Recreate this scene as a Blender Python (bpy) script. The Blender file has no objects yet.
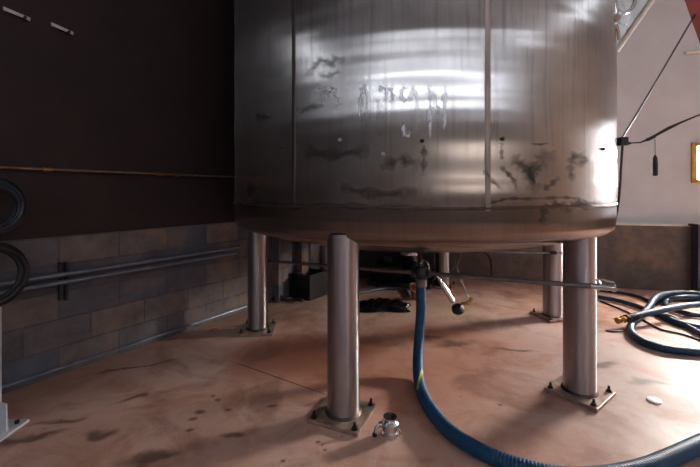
import bpy, bmesh, math, random
from mathutils import Vector, Matrix, noise as mnoise
random.seed(7)
PI = math.pi
SC = bpy.context.scene
COL = SC.collection
H = 1.3            # eye height, metres
F = 370.0          # focal length in pixels of the 700 px frame
HY = 192.0         # horizon row
CX, CY, R = 0.446*H, 2.742*H, 1.243*H     # tank axis and radius

# ------------------------------------------------------------------ positions
def W(px, py, D):                      # point seen at (px,py), D eye-heights deep
    return Vector(((px-350)/F*D*H, D*H, H+(HY-py)/F*D*H))
def FL(px, py, z=0.0):                 # point on a horizontal plane z
    D = (H-z)/H*F/(py-HY)
    return Vector(((px-350)/F*D*H, D*H, z))
def LWD(px, off=0.0):                  # left wall depth (eye-heights) along column px
    s = (px-350)/F
    return (2.917-off*1.43)/(0.6546-s)
def LW(px, py, off=0.0):
    return W(px, py, LWD(px, off))
LWdir = Vector((0.6546, 1, 0)).normalized()
LWn = Vector((1, -0.6546, 0)).normalized()          # out of the left wall, into the room
BWdir = Vector((1, -0.277, 0)).normalized()
BWn = Vector((-0.277, -1, 0)).normalized()
def BWD(px, off=0.0):
    s = (px-350)/F
    return (4.624-off)/(1+0.277*s)
def BW(px, py, off=0.0):
    return W(px, py, BWD(px, off))
def TK(px, py, off=0.002):             # point on the tank shell
    d = Vector(((px-350)/F, 1, (HY-py)/F)); rr = R+off
    a = d.x*d.x+1; b = -2*(d.x*CX+d.y*CY); c = CX*CX+CY*CY-rr*rr
    t = (-b-math.sqrt(max(0, b*b-4*a*c)))/(2*a)
    return d*t+Vector((0, 0, H))

# ------------------------------------------------------------------ mesh builder
class MB:
    def __init__(s): s.v = []; s.f = []
    def add(s, vs, fs):
        n = len(s.v); s.v += [Vector(v) for v in vs]; s.f += [tuple(i+n for i in f) for f in fs]; return s
    def box(s, c, size, rot=None):
        c = Vector(c); hx, hy, hz = [a/2 for a in size]
        vs = [Vector((x, y, z)) for x in (-hx, hx) for y in (-hy, hy) for z in (-hz, hz)]
        if rot is not None: vs = [rot @ v for v in vs]
        return s.add([v+c for v in vs], [(0,1,3,2),(4,6,7,5),(0,4,5,1),(2,3,7,6),(0,2,6,4),(1,5,7,3)])
    def lathe(s, prof, c=(0,0,0), axis=(0,0,1), n=24, cap=True):
        ax = Vector(axis).normalized(); q = Vector((0,0,1)).rotation_difference(ax); c = Vector(c)
        vs = []; fs = []
        for (r, z) in prof:
            for k in range(n):
                a = 2*PI*k/n; vs.append(q @ Vector((r*math.cos(a), r*math.sin(a), z))+c)
        for i in range(len(prof)-1):
            for k in range(n):
                k2 = (k+1) % n; fs.append((i*n+k, i*n+k2, (i+1)*n+k2, (i+1)*n+k))
        if cap:
            fs.append(tuple(range(n-1, -1, -1))); m = (len(prof)-1)*n; fs.append(tuple(m+k for k in range(n)))
        return s.add(vs, fs)
    def cyl(s, a, b, r, n=20, r2=None):
        a = Vector(a); b = Vector(b)
        return s.lathe([(r, 0), (r if r2 is None else r2, (b-a).length)], a, b-a, n)
    def tube(s, pts, r, n=10, ridge=0, pitch=0.0, dens=None, closed=False):
        pts = [Vector(p) for p in pts]
        P = path(pts, closed)
        L = [0]
        for i in range(1, len(P)): L.append(L[-1]+(P[i]-P[i-1]).length)
        step = pitch/4 if pitch else (dens or 0.03)
        N = max(2, int(L[-1]/step)); Q = []; j = 0
        for i in range(N+1):
            t = L[-1]*i/N
            while j < len(L)-2 and L[j+1] < t: j += 1
            w = (t-L[j])/max(1e-9, L[j+1]-L[j]); Q.append(P[j].lerp(P[j+1], min(1, max(0, w))))
        T = [(Q[min(i+1, N)]-Q[max(i-1, 0)]).normalized() for i in range(N+1)]
        up = Vector((0,0,1)) if abs(T[0].z) < .9 else Vector((1,0,0))
        u = (up-T[0]*up.dot(T[0])).normalized(); vs = []; fs = []
        for i in range(N+1):
            u = (u-T[i]*u.dot(T[i])).normalized(); w = T[i].cross(u)
            rr = r*(1+(ridge*(1, .55, 0, .55)[i % 4] if ridge else 0))
            for k in range(n):
                a = 2*PI*k/n; vs.append(Q[i]+(u*math.cos(a)+w*math.sin(a))*rr)
        for i in range(N):
            for k in range(n):
                k2 = (k+1) % n; fs.append((i*n+k, i*n+k2, (i+1)*n+k2, (i+1)*n+k))
        fs.append(tuple(range(n-1, -1, -1))); fs.append(tuple(N*n+k for k in range(n)))
        return s.add(vs, fs)
    def prism(s, poly, a, b=None, ex=None):   # poly of 3D points extruded by ex
        n = len(poly); ex = Vector(ex); P = [Vector(p) for p in poly]
        vs = P+[p+ex for p in P]
        fs = [tuple(range(n)), tuple(range(2*n-1, n-1, -1))]+[(i, i+n, (i+1) % n+n, (i+1) % n) for i in range(n)]
        return s.add(vs, fs)
    def build(s, name, m, parent=None, smooth=False, bevel=0, angle=35):
        off = parent_world(parent)
        me = bpy.data.meshes.new(name); me.from_pydata([v-off for v in s.v], [], s.f); me.update()
        bm = bmesh.new(); bm.from_mesh(me); bmesh.ops.recalc_face_normals(bm, faces=bm.faces)
        if bevel: bmesh.ops.bevel(bm, geom=list(bm.edges), offset=bevel, segments=2, profile=.6, affect='EDGES')
        bm.to_mesh(me); bm.free()
        if smooth:
            me.polygons.foreach_set('use_smooth', [True]*len(me.polygons)); me.set_sharp_from_angle(angle=math.radians(angle))
        me.materials.append(m)
        o = bpy.data.objects.new(name, me); COL.objects.link(o)
        if parent is not None: o.parent = parent
        return o
WLOC = {}
def parent_world(p):
    v = Vector((0,0,0))
    while p is not None: v += p.location; p = p.parent
    return v
def path(p, closed=False, sub=10):
    if len(p) == 2: return p
    out = []; n = len(p)
    rng = range(n if closed else n-1)
    for i in rng:
        if closed: a, b, c, d = p[(i-1) % n], p[i], p[(i+1) % n], p[(i+2) % n]
        else: a, b, c, d = p[max(i-1, 0)], p[i], p[i+1], p[min(i+2, n-1)]
        for k in range(sub):
            t = k/sub
            out.append(.5*((2*b)+(c-a)*t+(2*a-5*b+4*c-d)*t*t+(3*b-a-3*c+d)*t**3))
    out.append(p[0] if closed else p[-1])
    return out
def tag(o, label=None, cat=None, group=None, kind=None):
    if label: o['label'] = label
    if cat: o['category'] = cat
    if group: o['group'] = group
    if kind: o['kind'] = kind
    return o
def thing(name, loc, label, cat, group=None):
    o = bpy.data.objects.new(name, None); o.location = loc; o.empty_display_size = .1; COL.objects.link(o)
    return tag(o, label, cat, group)

# ------------------------------------------------------------------ materials
def srgb(r, g, b):
    f = lambda c: (c/255/12.92) if c/255 <= .04045 else ((c/255+.055)/1.055)**2.4
    return (f(r), f(g), f(b), 1)
class NT:
    def __init__(s, name):
        s.m = bpy.data.materials.new(name); s.m.use_nodes = True; s.t = s.m.node_tree; s.b = s.t.nodes['Principled BSDF']
    def n(s, typ, **kw):
        x = s.t.nodes.new(typ)
        for k, v in kw.items():
            if hasattr(x, k) and k not in ('Scale',): setattr(x, k, v)
            else: x.inputs[k].default_value = v
        return x
    def l(s, a, b): s.t.links.new(a, b)
    def coord(s, scale=(1,1,1)):
        tc = s.n('ShaderNodeTexCoord'); mp = s.n('ShaderNodeMapping'); mp.inputs['Scale'].default_value = scale
        s.l(tc.outputs['Object'], mp.inputs['Vector']); return mp.outputs['Vector']
    def noise(s, vec, scale, detail=4, rough=.55, dist=0):
        x = s.n('ShaderNodeTexNoise'); x.inputs['Scale'].default_value = scale; x.inputs['Detail'].default_value = detail
        x.inputs['Roughness'].default_value = rough; x.inputs['Distortion'].default_value = dist
        s.l(vec, x.inputs['Vector']); return x.outputs['Fac']
    def ramp(s, fac, stops):
        x = s.n('ShaderNodeValToRGB'); e = x.color_ramp.elements
        while len(e) < len(stops): e.new(.5)
        for q, (p, c) in zip(e, stops):
            q.position = p; q.color = c if len(c) == 4 else (*c, 1)
        s.l(fac, x.inputs['Fac']); return x.outputs['Color']
    def mix(s, fac, a, b, mode='MIX'):
        x = s.n('ShaderNodeMix'); x.data_type = 'RGBA'; x.blend_type = mode
        if hasattr(fac, 'links') or hasattr(fac, 'is_linked'): s.l(fac, x.inputs['Factor'])
        else: x.inputs['Factor'].default_value = fac
        for v, i in ((a, 6), (b, 7)):
            if isinstance(v, tuple): x.inputs[i].default_value = v
            else: s.l(v, x.inputs[i])
        return x.outputs[2]
    def math(s, op, a, b=None, clamp=False):
        x = s.n('ShaderNodeMath'); x.operation = op; x.use_clamp = clamp
        for v, i in ((a, 0), (b, 1)):
            if v is None: continue
            if isinstance(v, (int, float)): x.inputs[i].default_value = v
            else: s.l(v, x.inputs[i])
        return x.outputs[0]
    def bump(s, h, strength, dist=.01, prev=None):
        x = s.n('ShaderNodeBump'); x.inputs['Strength'].default_value = strength; x.inputs['Distance'].default_value = dist
        s.l(h, x.inputs['Height'])
        if prev is not None: s.l(prev, x.inputs['Normal'])
        return x.outputs['Normal']
    def blob(s, vec, c, size, rot=0, soft=.5):      # 1 inside an elongated patch, 0 outside
        mp = s.n('ShaderNodeMapping'); mp.vector_type = 'TEXTURE'
        mp.inputs['Location'].default_value = (*c, 0) if len(c) == 2 else c
        mp.inputs['Rotation'].default_value = (0, 0, rot)
        mp.inputs['Scale'].default_value = (size[0], size[1], 1)
        s.l(vec, mp.inputs['Vector'])
        vl = s.n('ShaderNodeVectorMath'); vl.operation = 'LENGTH'; s.l(mp.outputs['Vector'], vl.inputs[0])
        mr = s.n('ShaderNodeMapRange'); mr.interpolation_type = 'SMOOTHSTEP'
        mr.inputs['From Min'].default_value = 1-soft; mr.inputs['From Max'].default_value = 1+soft
        mr.inputs['To Min'].default_value = 1; mr.inputs['To Max'].default_value = 0
        s.l(vl.outputs['Value'], mr.inputs['Value']); return mr.outputs['Result']
def simple(name, col, rough=.6, metal=0, nscale=20, namt=.25, bump=.15, spec=None):
    t = NT(name); v = t.coord(); nz = t.noise(v, nscale, 5)
    d = tuple(c*(1-namt) for c in col[:3])+(1,); u = tuple(min(1, c*(1+namt)) for c in col[:3])+(1,)
    t.l(t.ramp(nz, [(.3, d), (.7, u)]), t.b.inputs['Base Color'])
    t.b.inputs['Roughness'].default_value = rough; t.b.inputs['Metallic'].default_value = metal
    if bump: t.l(t.bump(nz, bump, .004), t.b.inputs['Normal'])
    return t.m
def emit(name, col, s):
    t = NT(name); t.b.inputs['Base Color'].default_value = (0,0,0,1)
    t.b.inputs['Emission Color'].default_value = col; t.b.inputs['Emission Strength'].default_value = s
    return t.m

def tank_material():
    t = NT('tank_stainless')
    geo = t.n('ShaderNodeTexCoord'); sep = t.n('ShaderNodeSeparateXYZ'); t.l(geo.outputs['Object'], sep.inputs[0])
    ang = t.math('ARCTAN2', sep.outputs['X'], t.math('MULTIPLY', sep.outputs['Y'], -1))   # 0 = toward -Y, metres along the skin below
    arc = t.math('MULTIPLY', ang, R)
    cb = t.n('ShaderNodeCombineXYZ'); t.l(arc, cb.inputs[0]); t.l(sep.outputs['Z'], cb.inputs[1])
    uv = cb.outputs[0]
    def scaled(sx, sy):
        m = t.n('ShaderNodeMapping'); m.inputs['Scale'].default_value = (sx, sy, 1); t.l(uv, m.inputs['Vector']); return m.outputs['Vector']
    # noise-distorted skin coordinates for hand-shaped smears
    nz3 = t.n('ShaderNodeTexNoise'); nz3.inputs['Scale'].default_value = 9; nz3.inputs['Detail'].default_value = 4; t.l(uv, nz3.inputs['Vector'])
    vs = t.n('ShaderNodeVectorMath'); vs.operation = 'MULTIPLY_ADD'; vs.inputs[1].default_value = (.09, .09, 0)
    t.l(nz3.outputs['Color'], vs.inputs[0]); t.l(uv, vs.inputs[2])
    off = t.n('ShaderNodeVectorMath'); off.operation = 'SUBTRACT'; off.inputs[1].default_value = (.045, .045, 0); t.l(vs.outputs[0], off.inputs[0])
    duv = off.outputs[0]
    base = t.ramp(t.noise(scaled(.8, 1.2), 2.2, 3, .5), [(.0, srgb(120,112,108)), (1.0, srgb(232,226,222))])
    # vertical run-off streaks
    st = t.noise(scaled(22, .9), 1.6, 5, .6)
    base = t.mix(t.math('MULTIPLY', t.ramp(st, [(.5, (0,0,0)), (.72, (1,1,1))]), .35), base, srgb(96,84,80))
    # browner tint low on the skin, with a ragged upper edge
    zz = t.math('ADD', sep.outputs['Z'], t.math('MULTIPLY', t.noise(scaled(3, 1), 2, 4), -.25))
    low_tint = t.n('ShaderNodeMapRange'); low_tint.inputs['From Min'].default_value = 1.62; low_tint.inputs['From Max'].default_value = 1.25
    t.l(zz, low_tint.inputs['Value'])
    base = t.mix(t.math('MULTIPLY', low_tint.outputs[0], .42), base, srgb(140,116,104))
    def skin(px, py):
        p = TK(px, py); return (math.atan2(p.x-CX, -(p.y-CY))*R, p.z)
    dark = None
    for px, py, sx, sy, rot in [(533,176,.02,.05,.3),(310,108,.08,.02,.1),(540,143,.06,.006,0),(250,190,.1,.04,0),(585,204,.06,.02,0)]:
        b = t.blob(duv, skin(px, py), (sx, sy), rot, .6)
        dark = b if dark is None else t.math('MAXIMUM', dark, b)
    base = t.mix(t.math('MULTIPLY', dark, .7), base, srgb(38,32,34))
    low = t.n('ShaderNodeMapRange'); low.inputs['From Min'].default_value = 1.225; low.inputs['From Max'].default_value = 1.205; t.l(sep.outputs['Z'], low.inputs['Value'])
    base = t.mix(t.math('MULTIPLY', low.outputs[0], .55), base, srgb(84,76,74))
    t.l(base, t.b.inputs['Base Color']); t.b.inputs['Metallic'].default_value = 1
    rg2 = t.mix(t.math('MULTIPLY', dark, .6), (.25,.25,.25,1), (.42,.42,.42,1)); t.l(rg2, t.b.inputs['Roughness'])
    t.b.inputs['Anisotropic'].default_value = .9
    tg = t.n('ShaderNodeTangent'); tg.direction_type = 'RADIAL'; tg.axis = 'Z'; t.l(tg.outputs[0], t.b.inputs['Tangent'])
    return t.m
def steel(name, col, rough=.28, aniso=True, dirt=.3):
    t = NT(name); v = t.coord((1,1,.25)); nz = t.noise(v, 14, 5)
    base = t.ramp(nz, [(.3, tuple(c*(1-dirt) for c in col[:3])+(1,)), (.7, col)])
    t.l(base, t.b.inputs['Base Color']); t.b.inputs['Metallic'].default_value = 1
    t.l(t.ramp(t.noise(t.coord((1,1,.5)), 6, 4), [(.3, (rough*.7,)*3), (.7, (rough*1.4,)*3)]), t.b.inputs['Roughness'])
    t.l(t.bump(t.noise(t.coord((30,30,1)), 3, 3), .25, .001), t.b.inputs['Normal'])
    return t.m
def brushed(name, col, rough=.22):
    t = NT(name); nz = t.noise(t.coord((1,1,.3)), 9, 5)
    t.l(t.ramp(nz, [(.25, tuple(c*.8 for c in col[:3])+(1,)), (.7, col)]), t.b.inputs['Base Color'])
    t.b.inputs['Metallic'].default_value = 1; t.b.inputs['Roughness'].default_value = rough
    t.b.inputs['Anisotropic'].default_value = .95
    tg = t.n('ShaderNodeTangent'); tg.direction_type = 'RADIAL'; tg.axis = 'Z'; t.l(tg.outputs[0], t.b.inputs['Tangent'])
    t.b.inputs['Anisotropic Rotation'].default_value = ANISO
    return t.m
ANISO = 0.25
def block_material(name, c1, c2, mortar, bw=.4, bh=.196):
    t = NT(name); tc = t.n('ShaderNodeTexCoord'); sep = t.n('ShaderNodeSeparateXYZ'); t.l(tc.outputs['Object'], sep.inputs[0])
    cb = t.n('ShaderNodeCombineXYZ'); t.l(sep.outputs['X'], cb.inputs[0]); t.l(sep.outputs['Z'], cb.inputs[1]); uv = cb.outputs[0]
    br = t.n('ShaderNodeTexBrick'); t.l(uv, br.inputs['Vector'])
    for k, v in (('Scale', 1), ('Brick Width', bw), ('Row Height', bh), ('Mortar Size', .007), ('Mortar Smooth', .3), ('Bias', 0)): br.inputs[k].default_value = v
    br.inputs['Color1'].default_value = c1; br.inputs['Color2'].default_value = c2; br.inputs['Mortar'].default_value = mortar
    nz = t.noise(uv, 5, 7, .7, .3)
    c = t.mix(t.math('MULTIPLY', t.ramp(nz, [(.35, (0,0,0)), (.75, (1,1,1))]), .7), br.outputs['Color'], srgb(52,46,48))
    nz2 = t.noise(uv, 1.7, 4, .6)
    c = t.mix(t.math('MULTIPLY', t.ramp(nz2, [(.52, (0,0,0)), (.62, (1,1,1))]), .45), c, srgb(150,118,96))
    t.l(c, t.b.inputs['Base Color']); t.b.inputs['Roughness'].default_value = .75
    n = t.bump(br.outputs['Fac'], .7, -.008); n = t.bump(t.noise(uv, 60, 5), .4, .004, n); t.l(n, t.b.inputs['Normal'])
    return t.m
def floor_material():
    t = NT('floor_concrete'); tc = t.n('ShaderNodeTexCoord'); uv = tc.outputs['Object']
    base = t.ramp(t.noise(uv, .9, 7, .62, .4), [(.28, srgb(178,134,116)), (.48, srgb(208,166,148)), (.62, srgb(216,182,168)), (.8, srgb(200,186,180))])
    # redder slab under the tank, greyer by the right wall
    def mp(px, py): p = FL(px, py); return (p.x, p.y)
    nz3 = t.n('ShaderNodeTexNoise'); nz3.inputs['Scale'].default_value = 3.5; nz3.inputs['Detail'].default_value = 5; t.l(uv, nz3.inputs['Vector'])
    vs = t.n('ShaderNodeVectorMath'); vs.operation = 'MULTIPLY_ADD'; vs.inputs[1].default_value = (.35, .35, 0)
    t.l(nz3.outputs['Color'], vs.inputs[0]); t.l(uv, vs.inputs[2])
    off = t.n('ShaderNodeVectorMath'); off.operation = 'SUBTRACT'; off.inputs[1].default_value = (.175, .175, 0); t.l(vs.outputs[0], off.inputs[0]); duv = off.outputs[0]
    base = t.mix(t.math('MULTIPLY', t.blob(duv, (.55, 2.9), (1.15, .65), .2, .5), .5), base, srgb(196,120,88))
    sl = mp(300, 352); base = t.mix(t.math('MULTIPLY', t.blob(duv, sl, (.55, .42), .3, .35), .7), base, srgb(158,92,68))
    base = t.mix(t.math('MULTIPLY', t.blob(duv, (2.4, 2.4), (1.3, 1.1), -.3, .6), .75), base, srgb(164,148,146))
    base = t.mix(t.math('MULTIPLY', t.blob(duv, (.5, 4.1), (.9, .3), 0, .5), .6), base, srgb(214,190,160))
    stain = t.ramp(t.noise(uv, 2.6, 8, .68, .6), [(.47, (0,0,0)), (.66, (1,1,1))])
    base = t.mix(t.math('MULTIPLY', stain, .6), base, srgb(158,98,74))
    base = t.mix(t.math('MULTIPLY', t.blob(duv, (-2.4, 2.6), (.75, 3.0), -.58, .5), .55), base, srgb(124,88,78))  # broad darker patch on the left, dims the floor there by colour
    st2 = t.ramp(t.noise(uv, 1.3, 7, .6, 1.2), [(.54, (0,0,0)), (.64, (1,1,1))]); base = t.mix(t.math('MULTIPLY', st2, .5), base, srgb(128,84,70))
    spk = t.ramp(t.noise(uv, 16, 3, .5), [(.70, (0,0,0)), (.76, (1,1,1))]); base = t.mix(t.math('MULTIPLY', spk, .55), base, srgb(74,50,44))
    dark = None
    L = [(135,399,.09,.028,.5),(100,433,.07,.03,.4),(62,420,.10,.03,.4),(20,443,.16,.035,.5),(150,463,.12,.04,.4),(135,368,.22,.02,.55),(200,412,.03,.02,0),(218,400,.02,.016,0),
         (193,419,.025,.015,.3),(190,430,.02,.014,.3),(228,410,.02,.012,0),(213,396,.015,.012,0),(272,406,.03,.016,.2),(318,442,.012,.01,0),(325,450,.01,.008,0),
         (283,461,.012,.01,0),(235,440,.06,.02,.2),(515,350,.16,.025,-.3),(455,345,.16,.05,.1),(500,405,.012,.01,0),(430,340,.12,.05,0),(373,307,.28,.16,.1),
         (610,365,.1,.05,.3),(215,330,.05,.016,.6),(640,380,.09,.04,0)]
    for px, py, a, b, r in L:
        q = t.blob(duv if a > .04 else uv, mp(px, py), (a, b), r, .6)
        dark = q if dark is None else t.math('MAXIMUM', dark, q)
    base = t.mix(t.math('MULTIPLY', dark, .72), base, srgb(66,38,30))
    # the saw-cut joint running to the front leg
    a = FL(231, 361); b = FL(330, 396); mid = (a+b)/2; dd = b-a
    base = t.mix(t.math('MULTIPLY', t.blob(uv, (mid.x, mid.y), (dd.length/2, .006), math.atan2(dd.y, dd.x), .25), .8), base, srgb(60,34,28))
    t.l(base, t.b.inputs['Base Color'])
    t.b.inputs['Specular IOR Level'].default_value = .3
    t.l(t.ramp(t.noise(uv, 1.8, 6, .6), [(.35, (.42,)*3), (.7, (.68,)*3)]), t.b.inputs['Roughness'])
    n = t.bump(t.noise(uv, 7, 6, .6), .25, .01); n = t.bump(t.noise(uv, 90, 4), .25, .002, n); t.l(n, t.b.inputs['Normal'])
    return t.m

M = {}
M['tank'] = tank_material()
M['leg'] = brushed('leg_stainless', srgb(176,170,172), .32)
M['plate'] = simple('base_plate_steel', srgb(168,142,128), .38, .45, 18, .4, .3)
M['bolt'] = simple('bolt_steel', srgb(64,58,56), .45, .8, 40, .3, .1)
M['weld'] = steel('weld_seam', srgb(104,90,86), .5, dirt=.4)
M['weld_pale'] = steel('weld_seam_pale', srgb(170,156,150), .42, dirt=.3)
M['chrome'] = steel('chrome', srgb(210,208,206), .14, dirt=.1)
M['foil'] = steel('bright_steel', srgb(214,212,210), .25, dirt=.2)
M['pipe'] = simple('grey_pipe', srgb(118,114,116), .4, .7, 12, .25, .1)
M['conduit'] = simple('galvanised_conduit', srgb(130,140,156), .38, .75, 10, .25, .1)
M['copper'] = simple('copper_pipe', srgb(140,112,100), .42, .6, 14, .3, .1)
M['block'] = block_material('block_wall', srgb(90,94,108), srgb(136,118,108), srgb(98,94,98))
M['brickred'] = block_material('low_wall', srgb(112,100,94), srgb(132,106,90), srgb(96,86,82), 6.0, 2.0)
M['brown'] = simple('brown_panel', srgb(44,28,27), .7, 0, 3, .3, .2)
M['white'] = simple('white_wall', srgb(200,201,204), .8, 0, 2.2, .07, .1)
M['rear'] = simple('rear_wall', srgb(120,116,118), .8, 0, 2, .12, .1)
M['grey_wall'] = simple('grey_wall', srgb(158,138,124), .8, 0, 2, .12, .1)
M['ledge'] = simple('ledge_cap', srgb(224,216,206), .45, 0, 10, .1, .1)
M['ceil'] = simple('ceiling_panel', srgb(150,150,156), .8, 0, 2, .15, .1)
M['beam'] = simple('dark_beam', srgb(46,44,50), .6, .2, 6, .3, .1)
M['floor'] = floor_material()
M['hose'] = simple('blue_hose', srgb(3,66,102), .5, 0, 30, .2, 0)
M['hose_dark'] = simple('navy_hose', srgb(20,46,70), .4, 0, 30, .25, 0)
M['hose_teal'] = simple('deep_teal_hose', srgb(6,52,80), .45, 0, 30, .2, 0)
M['coil'] = simple('midnight_hose', srgb(16,26,42), .45, 0, 30, .25, 0)
M['rubber'] = simple('black_rubber', srgb(22,22,26), .5, 0, 30, .3, .1)
M['yellow'] = simple('yellow_stripe', srgb(186,178,60), .5, 0, 30, .2, 0)
M['brass'] = simple('brass', srgb(170,136,84), .3, .9, 40, .2, .05)
M['whitep'] = simple('white_paint', srgb(196,198,206), .45, 0, 12, .12, .1)
M['red'] = simple('red_paint', srgb(112,10,14), .45, 0, 8, .2, .1)
M['plastic'] = simple('white_plastic', srgb(246,246,244), .35, 0, 20, .03, 0)
M['wood'] = simple('yellow_wood', srgb(206,160,72), .5, 0, 12, .15, .1)
M['bucket'] = simple('faded_red_plastic', srgb(170,96,78), .5, 0, 20, .15, 0)
M['wrap'] = simple('black_plastic_sheet', srgb(20,19,22), .22, 0, 14, .4, .5)
M['motor'] = simple('dark_enamel', srgb(34,38,48), .4, .1, 14, .3, .1)
M['resid'] = simple('pale_residue', srgb(168,166,172), .75, 0, 50, .2, .2)
M['day'] = emit('daylight_pane', (.9, .94, 1, 1), 11)
M['dim_day'] = emit('high_daylight_pane', (.78, .87, 1, 1), 10)
M['low_day'] = emit('low_daylight_pane', (1, .93, .86, 1), 5)
M['warm'] = emit('warm_pane', (1, .95, .88, 1), 205)
M['tube'] = emit('lamp_tube', (.82, .9, 1, 1), 6)

# ------------------------------------------------------------------ setting
def wall_obj(name, org, xdir, length, z0, z1, thick, m, holes=()):
    """local X runs along the wall from org, local -Y... thickness goes away from the room (local +Y)"""
    mb = MB(); xs = sorted({0, length, *[h[0] for h in holes], *[h[1] for h in holes]}); zs = sorted({z0, z1, *[h[2] for h in holes], *[h[3] for h in holes]})
    for i in range(len(xs)-1):
        for k in range(len(zs)-1):
            cx = (xs[i]+xs[i+1])/2; cz = (zs[k]+zs[k+1])/2
            if any(h[0] < cx < h[1] and h[2] < cz < h[3] for h in holes): continue
            mb.box((cx, thick/2, cz), (xs[i+1]-xs[i], thick, zs[k+1]-zs[k]))
    o = mb.build(name, m); o.location = (org[0], org[1], 0); o.rotation_euler = (0, 0, math.atan2(xdir[1], xdir[0]))
    o['kind'] = 'structure'; return o
def P2(t, w):    # points along the two visible walls, metres
    return t
CEIL = 5.2
# corner of the two visible walls
cor = Vector((.093*H, 4.598*H, 0))
Lstart = cor-LWdir*13.0
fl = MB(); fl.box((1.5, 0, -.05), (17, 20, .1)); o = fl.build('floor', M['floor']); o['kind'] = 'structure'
LWZ = .757*H
wall_obj('wall_left', Lstart, LWdir, 13.3, 0, LWZ, .2, M['block'])
wall_obj('wall_left_upper', Lstart-LWn*.012, LWdir, 13.3, LWZ, CEIL, .2, M['brown'])
# right/back wall: low concrete wall with a ledge, white wall set back above it
BZ = .657*H
RX = 8.4
blen = (RX-cor.x)/BWdir.x+.2
wall_obj('wall_back', cor, BWdir, blen, 0, BZ, .35, M['brickred'])
setb = .12
def along(X): return (X-cor.x)/BWdir.x
w1 = (along(4.47), along(5.68), 1.42, 1.95)
w2 = (along(6.0), along(7.3), .95, 2.6)
wall_obj('wall_back_upper', cor-BWn*setb, BWdir, blen, BZ, CEIL, .2, M['white'], [w1, w2])
lg = MB(); lg.box((blen/2, .055, BZ+.012), (blen, .14, .024)); o = lg.build('trim_1', M['ledge'])
o.location = cor; o.rotation_euler = (0, 0, math.atan2(BWdir.y, BWdir.x)); o['kind'] = 'structure'
def window(name, org, xdir, hole, m_frame, m_pane, fw=.05, nx=1, nz=1, outset=0):
    ang = math.atan2(xdir[1], xdir[0])
    e = MB(); x0, x1, z0, z1 = hole
    e.box(((x0+x1)/2, .01, z0+fw/2), (x1-x0, .1, fw)); e.box(((x0+x1)/2, .01, z1-fw/2), (x1-x0, .1, fw))
    e.box((x0+fw/2, .01, (z0+z1)/2), (fw, .1, z1-z0)); e.box((x1-fw/2, .01, (z0+z1)/2), (fw, .1, z1-z0))
    for i in range(1, nx): e.box((x0+(x1-x0)*i/nx, .03, (z0+z1)/2), (.04, .05, z1-z0))
    for i in range(1, nz): e.box(((x0+x1)/2, .03, z0+(z1-z0)*i/nz), (x1-x0, .05, .04))
    fo = e.build(name, m_frame); fo.location = (org[0], org[1], 0); fo.rotation_euler = (0, 0, ang); fo['kind'] = 'structure'
    p = MB(); p.box(((x0+x1)/2, .07, (z0+z1)/2), (x1-x0-.01, .012, z1-z0-.01)); po = p.build('pane', m_pane); po.parent = fo
    return fo
ob = cor-BWn*setb
window('window_1', ob, BWdir, w1, M['wood'], M['warm'], .05)
window('window_2', ob, BWdir, w2, M['whitep'], M['day'], .06, 3, 2)
# right wall, wall behind the camera
wall_obj('wall_right', (RX, 5, 0), (0, -1), 12.5, 0, CEIL, .2, M['grey_wall'])
hw = (.7, 7.0, 4.28, 4.58); hw2 = (7.2, 13.6, 4.28, 4.58)
hw3 = (1.2, 6.2, 1.85, 2.15)
wall_obj('wall_rear', (RX+.1, -6.5, 0), (-1, 0), 17, 0, CEIL, .2, M['rear'], [hw, hw2, hw3])
window('window_5', (RX+.1, -6.5, 0), (-1, 0), hw3, M['whitep'], M['low_day'], .05, 4, 1)
window('window_3', (RX+.1, -6.5, 0), (-1, 0), hw, M['whitep'], M['dim_day'], .05, 10, 1)
window('window_4', (RX+.1, -6.5, 0), (-1, 0), hw2, M['whitep'], M['dim_day'], .05, 7, 1)
cl = MB(); cl.box((1.5, 0, CEIL+.05), (17, 20, .1)); o = cl.build('ceiling', M['ceil']); o['kind'] = 'structure'

# ceiling lamps (fluorescent battens, out of frame; they light the room and streak the steel)
def lamp(c, ang, L=1.5, where=''):
    t = thing('ceiling_lamp', Vector(c), 'long white fluorescent ceiling lamp '+where, 'lamp', 'ceiling lamps')
    rot = Matrix.Rotation(ang, 3, 'Z'); c = Vector(c)
    MB().box(c+Vector((0,0,.07)), (L, .16, .06), rot).build('lamp_housing', M['whitep'], t)
    for s in (-1, 1):
        d = rot @ Vector((L/2-.03, 0, 0)); o = rot @ Vector((0, .045*s, 0))
        MB().cyl(c-d+o, c+d+o, .018, 10).build('lamp_tube', M['tube'], t)
    for s in (-1, 1):
        d = rot @ Vector((s*L*.35, 0, 0)); MB().cyl(c+d+Vector((0,0,.1)), c+d+Vector((0,0,CEIL-c.z)), .008, 6).build('hanger', M['pipe'], t)
LAMPS = [((-2.6, -3.6, 4.25), 0.05, 'nearest the brown wall'), ((-.6, -3.8, 4.25), .05, 'behind the camera, second from the brown wall'), ((1.4, -4.0, 4.25), .05, 'behind the camera, third from the brown wall'),
         ((3.9, -4.5, 4.6), .8, 'hung slanting on the right, farther from the big window'), ((6.1, -2.2, 4.6), .8, 'hung slanting on the right, nearer the big window'), ((6.3, 1.8, 4.4), PI/2, 'nearest the big window')]
for c, a, w in LAMPS: lamp(c, a, 1.9, w)
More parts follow.
